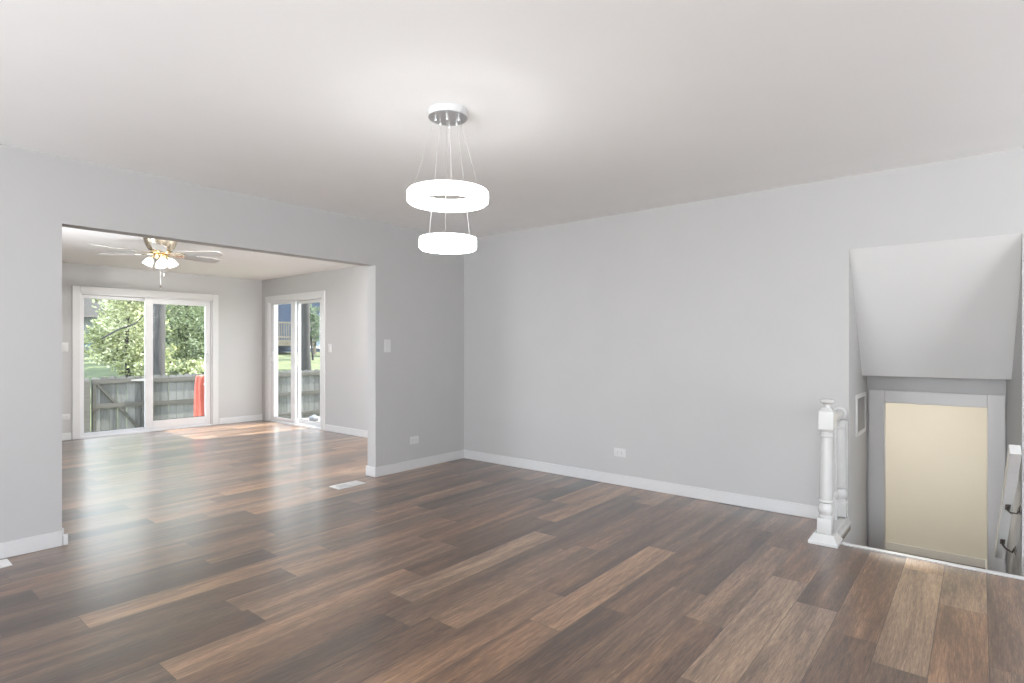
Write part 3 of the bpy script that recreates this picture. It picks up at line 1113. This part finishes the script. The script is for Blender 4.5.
fl = thing('unseen_ceiling_lamp', 'added round flush lamp, unseen, on the far room ceiling behind the wall', 'lamp', (4.22, 4.90, HF))  # fill lamp added out of view to lift the far walls
q = MB(); q.lathe([(0.0, 0.0), (0.20, 0.0), (0.20, -0.02), (0.0, -0.02)], 32); q.build('lamp_base', TRIM, fl, smooth=True)
q = MB(); q.lathe([(0.19, -0.02), (0.185, -0.06), (0.13, -0.10), (0.0, -0.12)], 32); q.build('lamp_diffuser', FARFILL, fl, smooth=True)

tr = thing('fill_track_light', 'added unseen white track light with three heads on the far room ceiling behind the wall', 'track light', (2.2, 5.05, HF))  # unseen fixture added to wash the far back wall with light
q = MB(); q.box(-1.0, 1.0, -0.018, 0.018, -0.022, 0.0, bevel=0.003); q.build('fill_track_rail', TRIM, tr)
for hx_, ax_ in ((-0.8, 2.2), (0.0, 2.9), (0.8, 4.0)):
    aim = Vector((ax_ - (2.2 + hx_), YC - 5.05, 1.25 - (HF - 0.09))).normalized()
    R2 = aim.to_track_quat('Z', 'Y').to_matrix().to_4x4()
    q = MB(); q.lathe([(0.0, -0.05), (0.030, -0.05), (0.036, -0.02), (0.038, 0.06), (0.034, 0.06), (0.030, 0.0), (0.0, -0.01)], 24,
                      mat=Matrix.Translation((hx_, 0, -0.09)) @ R2)
    hd_ = q.build('fill_lamp_head', TRIM, tr, smooth=True)
    q = MB(); q.tube([(hx_, 0, -0.022), (hx_, 0, -0.06)], 0.007, 8); q.build('fill_lamp_stem', TRIM, hd_)
    sd_ = bpy.data.lights.new('fill_spot', 'SPOT')
    sd_.energy = FILL_SPOT; sd_.spot_size = radians(62); sd_.spot_blend = 1.0; sd_.shadow_soft_size = 0.03
    sd_.color = (1.0, 0.985, 0.97)
    so_ = bpy.data.objects.new('fill_spot', sd_); COL.objects.link(so_)
    so_.location = Vector((hx_, 0, -0.09)) + aim * 0.07
    so_.rotation_euler = aim.to_track_quat('-Z', 'Y').to_euler()
    so_.parent = tr

# ------------------------------------------------------------------ outside: porch decks, ground, fence, gate
m = MB()
rng = random.Random(3)
for i in range(8):
    m.box(1.9, 4.62, YC + 0.17 + i * 0.145, YC + 0.17 + i * 0.145 + 0.138, -0.15, -0.115, tone=rng.random())
m.box(1.9, 4.62, YC + 0.17, YC + 1.32, -0.30, -0.155)
for px_ in (1.95, 4.5):
    m.box(px_, px_ + 0.09, YC + 1.2, YC + 1.29, -1.22, -0.15)
struct(m.build('deck_floor', DECKWOOD), 'small wooden deck outside the far sliding door', 'deck')
m = MB()
for i in range(11):
    m.box(XD + 0.17 + i * 0.145, XD + 0.17 + i * 0.145 + 0.138, 7.2, 10.0, -0.17, -0.135, tone=rng.random())
m.box(XD + 0.17, XD + 1.76, 7.2, 10.0, -0.32, -0.175)
for py_ in (7.25, 9.85):
    m.box(XD + 1.6, XD + 1.69, py_, py_ + 0.09, -1.22, -0.17)
struct(m.build('deck_floor_side', DECKWOOD), 'small wooden deck outside the side sliding door', 'deck')


def ground():
    bm = bmesh.new()
    prof_y = [YC + 0.15, 13.2, 15.0, 17.5, 20.0, 24.0, 28.0, 31.0, 40.0, 60.0]
    prof_z = [-1.2, -1.2, -0.9, -0.15, 0.32, 0.60, 0.74, 0.85, 1.2, 2.0]
    xs = [-12 + i * 2.0 for i in range(31)]
    r = random.Random(5)
    grid = []
    for y, z in zip(prof_y, prof_z):
        grid.append([bm.verts.new((x, y, z + (r.uniform(-0.05, 0.05) if y > 14 else 0))) for x in xs])
    for a, b in zip(grid[:-1], grid[1:]):
        for i in range(len(xs) - 1):
            bm.faces.new((a[i], a[i + 1], b[i + 1], b[i]))
    # side yard
    # (kept clear of the stairwell and the lower hall)
    for x0_, x1_, y0_, y1_ in ((8.6, 48, -14, YC + 0.15), (XD + 0.15, 8.6, 2.8, YC + 0.15)):
        v = [bm.verts.new(p) for p in ((x0_, y0_, -1.2), (x1_, y0_, -1.2), (x1_, y1_, -1.2), (x0_, y1_, -1.2))]
        bm.faces.new(v)
    me = bpy.data.meshes.new('ground')
    bm.normal_update(); bm.to_mesh(me); bm.free()
    me.materials.append(GRASSM)
    o = bpy.data.objects.new('ground', me); COL.objects.link(o)
    return struct(o, 'green lawn rising behind the fence', 'lawn')


ground()

YF = 13.2
FT, FB = 0.64, -1.19


def pickets(m_, x0, x1, yfront, r, top=FT, bottom=FB, pw=0.140, gap=0.006):
    x = x0
    while x + 0.05 < x1:
        w_ = min(pw, x1 - x)
        t = top + r.uniform(-0.012, 0.012)
        c = 0.028
        m_.prism([(x, bottom), (x + w_, bottom), (x + w_, t - c), (x + w_ - c, t), (x + c, t), (x, t - c)], 'y', yfront, yfront + 0.018, tone=r.random())
        x += w_ + gap + r.uniform(-0.004, 0.006)


def fence_section(name, label, x0, x1, posts, seed):
    root = thing(name, label, 'fence', ((x0 + x1) / 2, YF, FB), group='backyard fence sections')
    ox, oy, oz = (x0 + x1) / 2, YF, FB
    inv = Matrix.Translation((-ox, -oy, -oz))
    r = random.Random(seed)
    q_ = MB(); pickets(q_, x0, x1, YF + 0.02, r)
    bmesh.ops.transform(q_.bm, matrix=inv, verts=q_.bm.verts)
    q_.build('board_panel', FENCEWOOD, root)
    for z_ in (0.54, 0.06, -0.45, -0.95):
        q_ = MB(); q_.box(x0, x1, YF - 0.018, YF + 0.02, z_ - 0.045, z_ + 0.045, tone=r.random())
        bmesh.ops.transform(q_.bm, matrix=inv, verts=q_.bm.verts)
        q_.build('rail', FENCEFRAME, root)
    for px_ in posts:
        q_ = MB(); q_.box(px_ - 0.05, px_ + 0.05, YF - 0.10, YF - 0.018, FB, FT - 0.06, tone=r.random())
        bmesh.ops.transform(q_.bm, matrix=inv, verts=q_.bm.verts)
        q_.build('post', FENCEFRAME, root)


fence_section('wooden_fence', 'grey weathered wooden fence to the left of the gate', 0.4, 3.295, (0.6, 3.235), 21)
fence_section('wooden_fence', 'long grey weathered wooden fence to the right of the gate', 4.255, 12.5, (4.31, 6.75, 9.2, 11.6), 22)
gate = thing('garden_gate', 'wooden gate with a diagonal brace outside the left door pane', 'gate', (3.78, YF, FB))
inv = Matrix.Translation((-3.78, -YF, -FB))


def gpart(q_, name, mat_, par=gate):
    bmesh.ops.transform(q_.bm, matrix=inv, verts=q_.bm.verts)
    return q_.build(name, mat_, par)


q = MB(); pickets(q, 3.33, 4.215, YF + 0.02, random.Random(8), bottom=FB + 0.05, gap=0.008); gpart(q, 'board_panel', FENCEWOOD)
for z_ in (0.56, 0.08, -0.95):
    q = MB(); q.box(3.335, 4.24, YF - 0.02, YF + 0.02, z_ - 0.045, z_ + 0.045, tone=0.4); gpart(q, 'rail', FENCEFRAME)
for px_ in (3.345, 4.175):
    q = MB(); q.box(px_, px_ + 0.055, YF - 0.0205, YF + 0.0195, FB + 0.06, 0.55, tone=0.2); gpart(q, 'stile', FENCEFRAME)
q = MB(); q.prism([(3.39, 0.51), (3.45, 0.51), (4.19, -0.455), (4.13, -0.455)], 'y', YF - 0.0195, YF + 0.0185, tone=0.1); gpart(q, 'brace', FENCEFRAME)
q = MB(); q.box(3.335, 3.42, YF - 0.035, YF - 0.0225, 0.0, 0.035); gpart(q, 'latch', BRONZE)
for z_ in (0.56, -0.95):
    q = MB(); q.prism([(4.235, z_ - 0.03), (4.235, z_ + 0.03), (3.98, z_ + 0.012), (3.98, z_ - 0.012)], 'y', YF - 0.026, YF - 0.0212); gpart(q, 'hinge', VENTGREY)

# red folded cloth on the deck
red = thing('folded_umbrella', 'red furled fabric umbrella standing on the deck outside the right pane', 'umbrella', (4.085, 10.10, -0.115))
q = MB()
n = 48
prof_r = [(0.0, 0.10), (0.085, 0.10), (0.112, 0.115), (0.112, 0.30), (0.106, 0.55), (0.098, 0.74), (0.088, 0.85), (0.070, 0.868), (0.0, 0.875)]
rings = []
for r_, z_ in prof_r:
    if r_ == 0:
        rings.append([q.bm.verts.new((0, 0, z_))])
    else:
        rings.append([q.bm.verts.new((r_ * (1 + 0.09 * cos(9 * (2 * pi * i / n) + z_ * 1.2)) * cos(2 * pi * i / n),
                                      r_ * (1 + 0.09 * cos(9 * (2 * pi * i / n) + z_ * 1.2)) * sin(2 * pi * i / n), z_)) for i in range(n)])
for a, b in zip(rings[:-1], rings[1:]):
    for i in range(n):
        j = (i + 1) % n
        if len(a) == 1:
            q.bm.faces.new((a[0], b[j], b[i]))
        elif len(b) == 1:
            q.bm.faces.new((a[i], a[j], b[0]))
        else:
            q.bm.faces.new((a[i], a[j], b[j], b[i]))
q.build('furled_cloth', RED, red, smooth=True)
q = MB(); q.tube([(-0.02, -0.118, 0.72), (0.02, -0.122, 0.775), (0.075, -0.105, 0.83)], 0.008, 8)
q.build('tie_strap', VINYL, red)
q = MB(); q.lathe([(0.0, 0.0005), (0.11, 0.0005), (0.11, 0.03), (0.03, 0.06), (0.018, 0.09), (0.018, 0.12), (0.0, 0.12)], 24)
q.build('umbrella_base', VENTGREY, red, smooth=True)

# stone on the side deck
q = MB()
bmesh.ops.create_icosphere(q.bm, subdivisions=3, radius=1.0)
r = random.Random(4)
for v in q.bm.verts:
    k = 1 + 0.08 * sin(5 * v.co.x + 1) * cos(4 * v.co.y) + 0.05 * sin(7 * v.co.z)
    v.co = Vector((v.co.x * 0.085 * k, v.co.y * 0.085 * k, max(-0.55, v.co.z) * 0.07 * k))
o = q.build('garden_stone', STONE, None, smooth=True, loc=(5.80, 9.50, -0.0945))
tag(o, 'pale rounded stone on the side deck outside the right pane', 'stone')


# ------------------------------------------------------------------ trees
def tree(name, label, x, y, z, trunk_h, trunk_r, blobs, leaf_mat, nleaf, leaf_size, seed, cat='tree', branches=(), bark=BARK):
    """blobs: (dx, dy, dz, rx, ry, rz) crown clumps relative to the foot"""
    root = thing(name, label, cat, (x, y, z), group='trees beyond the fence' if cat == 'tree' else None)
    r = random.Random(seed)
    if trunk_h > 0:
        q_ = MB()
        pts_ = []; rs = []
        for i in range(9):
            t = i / 8
            pts_.append((0.05 * sin(t * 4 + seed), 0.05 * cos(t * 3 + seed), t * trunk_h - 0.1))
            rs.append(trunk_r * (1.25 - 0.35 * t if t > 0.12 else 1.6 - 2.8 * t))
        q_.tube(pts_, rs, 14)
        q_.build('trunk', bark, root, smooth=True)
    for b_ in branches:
        q_ = MB(); n_ = len(b_)
        q_.tube(b_, [trunk_r * 0.34 * (1 - 0.7 * i / (n_ - 1)) + 0.008 for i in range(n_)], 8)
        q_.build('branch', bark, root, smooth=True)
    q_ = MB()
    vol = [bb_[3] * bb_[4] * bb_[5] for bb_ in blobs]
    tot = sum(vol)
    for bb_, vv in zip(blobs, vol):
        nn = int(nleaf * vv / tot)
        subs = []
        for i in range(max(10, nn // 45)):
            a = r.uniform(0, 2 * pi); c = r.uniform(-1, 1); rad = r.uniform(0.45, 1.0)
            s = math.sqrt(1 - c * c)
            subs.append((Vector((s * cos(a) * bb_[3] * rad, s * sin(a) * bb_[4] * rad, c * bb_[5] * rad)), r.uniform(-0.22, 0.22)))
        sd = 0.16 * (bb_[3] + bb_[4] + bb_[5]) / 3
        for i in range(nn):
            c_, tn = r.choice(subs)
            p_ = c_ + Vector((r.gauss(0, sd), r.gauss(0, sd), r.gauss(0, sd * 0.7)))
            q_.leaf(Vector(bb_[:3]) + p_, leaf_size * r.uniform(0.6, 1.35), r, min(1, max(0, 0.5 + tn + r.gauss(0, 0.2))))
    q_.build('foliage', leaf_mat, root, recalc=False)
    return root


tree('leafy_tree', 'bright lime green tree behind the garden gate', 5.68, 19.0, 0.1, 3.4, 0.05,
     [(0.15, 0, 1.9, 0.85, 0.8, 0.9), (-0.5, 0.1, 1.15, 0.5, 0.6, 0.6), (0.45, 0, 0.85, 0.75, 0.7, 0.8), (0.1, 0, 3.0, 0.9, 0.8, 0.9), (0.2, -0.2, 0.5, 0.6, 0.6, 0.35)],
     LIME, 11000, 0.05, 41, branches=[[(-0.85, -0.75, 1.35), (-0.45, -0.8, 1.62), (-0.1, -0.8, 1.75), (0.25, -0.8, 2.15), (0.5, -0.75, 2.3)]])
tree('tall_tree', 'tall tree with a thick grey trunk behind the fence, left edge of the right pane', 5.80, 17.0, -0.35, 6.5, 0.155,
     [(0, 0, 7.6, 1.9, 1.9, 1.3)], GREEN, 3600, 0.12, 42)
tree('leafy_tree', 'dense mid-green tree behind the fence, right of the thick grey trunk', 7.75, 20.4, 0.3, 3.8, 0.05,
     [(0.05, 0, 2.2, 1.0, 0.9, 1.2), (0.35, 0, 0.9, 0.9, 0.8, 0.8), (-0.6, 0.1, 1.2, 0.55, 0.6, 0.9), (0.2, 0.2, 3.6, 1.2, 1.0, 1.0), (0, -0.2, 0.4, 1.1, 0.6, 0.5)],
     GREEN, 15000, 0.05, 43)
tree('leafy_shrub', 'low light green shrub in front of the dense mid-green tree', 6.85, 17.3, -0.25, 0.9, 0.03,
     [(0, 0, 0.85, 0.4, 0.4, 0.35), (0.6, 0, 0.65, 0.45, 0.4, 0.35)], LIME, 1800, 0.045, 44, cat='shrub')
tree('tall_tree', 'dark tall tree trunk behind the fence, seen through the side sliding door', 11.78, 20.0, 0.3, 7.0, 0.17,
     [(0.4, 0, 7.0, 1.9, 1.9, 1.5)], GREEN, 3600, 0.13, 45)
tree('leafy_tree', 'small green tree in front of the blue-grey house', 14.55, 24.0, 0.6, 1.6, 0.04,
     [(0.1, 0, 1.55, 0.62, 0.6, 0.7), (-0.1, 0, 2.3, 0.5, 0.5, 0.4)], DARKGREEN, 2600, 0.05, 46)
tree('leafy_branch_tree', 'thin tree with leaves hanging above the neighbouring balcony', 12.35, 23.4, 0.58, 3.4, 0.04,
     [(-0.1, 0, 2.75, 0.6, 0.6, 0.2), (0.4, 0, 3.1, 0.8, 0.6, 0.4)], LIME, 1600, 0.06, 47)
for i, (tx, ty, lab, mt) in enumerate((
        (9.7, 30.0, 'broad green tree at the back of the lawn, behind the dense tree', GREEN),
        (8.5, 23.6, 'round green tree at the back of the lawn, behind the thick grey trunk', DARKGREEN),
        (7.55, 26.5, 'broad yellow-green tree at the back of the lawn, behind the lime tree', LIME),
        (11.4, 28.6, 'green tree far back beside the blue-grey house', DARKGREEN),
        (19.6, 26.5, 'green tree on the lawn to the right of the blue-grey house window', GREEN))):
    tree('leafy_tree', lab, tx, ty, 0.62, 4.5, 0.09, [(0, 0, 1.4, 0.85, 0.75, 1.4), (0.0, 0, 3.6, 0.85, 0.75, 1.5)], mt, 6500, 0.085, 60 + i)


# ------------------------------------------------------------------ neighbouring houses
def siding(q_, x0, x1, y0, y1, z0, z1, course=0.16):
    """clapboard wall facing -y"""
    z_ = z0
    while z_ < z1:
        zz = min(z_ + course, z1)
        q_.prism([(y0 - 0.02, z_), (y0, zz), (y1, zz), (y1, z_)], 'x', x0, x1)
        z_ = zz


nh = thing('neighbor_house', 'blue-grey house with an upper wooden balcony beyond the side door', 'house', (17.0, 31.0, 0.8))
inv2 = Matrix.Translation((-17.0, -31.0, -0.8))


def hpart(q_, name, mat_, par=nh, iv=inv2):
    bmesh.ops.transform(q_.bm, matrix=iv, verts=q_.bm.verts)
    return q_.build(name, mat_, par)


q = MB(); siding(q, 13.5, 22.0, 31.0, 31.5, 0.8, 5.6, 0.2); q.box(13.5, 22.0, 31.5, 37, 0.8, 5.6); hpart(q, 'wall', SIDING_BLUE)
q = MB(); q.prism([(30.3, 5.5), (37.7, 5.5), (34.0, 8.0)], 'x', 13.1, 22.4); hpart(q, 'roof', SHINGLE)
q = MB(); q.box(15.9, 16.8, 30.93, 30.975, 1.56, 3.6, bevel=0.01); hpart(q, 'balcony_door', DOORBLUE)
q = MB(); q.box(18.7, 19.8, 30.92, 30.975, 1.2, 2.2, bevel=0.01); wn = hpart(q, 'window', WINBLUE)
q = MB()
for b_ in ((18.6, 18.7, 1.1, 2.3), (19.8, 19.9, 1.1, 2.3), (18.7, 19.8, 1.1, 1.2), (18.7, 19.8, 2.2, 2.3)):
    q.box(b_[0], b_[1], 30.9, 30.975, b_[2], b_[3])
hpart(q, 'window_frame', VINYL, wn)
q = MB()
for i in range(18):
    q.box(15.0 + i * 0.145, 15.0 + i * 0.145 + 0.138, 28.6, 30.97, 1.50, 1.55, tone=0.5)
q.box(15.0, 17.6, 28.6, 28.66, 1.25, 1.50, tone=0.1)
hpart(q, 'balcony_floor', DECKPALE)
q = MB()
for z_ in (2.45, 1.68):
    q.box(15.0, 17.6, 28.60, 28.66, z_, z_ + 0.08, tone=0.5)
for i in range(20):
    q.box(15.02 + i * 0.135, 15.02 + i * 0.135 + 0.045, 28.61, 28.65, 1.55, 2.5, tone=0.4)
hpart(q, 'balcony_railing', DECKPALE)
for px_ in (15.05, 17.5):
    q = MB(); q.box(px_, px_ + 0.12, 28.6, 28.72, 0.72, 1.5, tone=0.4); hpart(q, 'balcony_post', DECKPALE)
q = MB(); q.box(18.15, 18.28, 30.85, 30.975, 0.9, 5.5); hpart(q, 'downpipe', VINYL)

n2 = thing('neighbor_house', 'pale house with a grey roof behind the lime green tree', 'house', (6.6, 36.0, 1.0))
inv3 = Matrix.Translation((-6.6, -36.0, -1.0))
q = MB(); siding(q, 2.0, 9.25, 33.0, 33.5, 0.9, 2.65, 0.2); q.box(2.0, 9.25, 33.5, 40, 0.9, 2.65); hpart(q, 'wall', SIDING_PALE, n2, inv3)
q = MB(); q.prism([(32.5, 2.6), (40.6, 2.6), (36.5, 5.6)], 'x', 1.6, 9.4); hpart(q, 'roof', SHINGLE, n2, inv3)
q = MB(); q.box(7.7, 8.9, 32.92, 32.975, 1.2, 1.9, bevel=0.01); hpart(q, 'window', WINBLUE, n2, inv3)
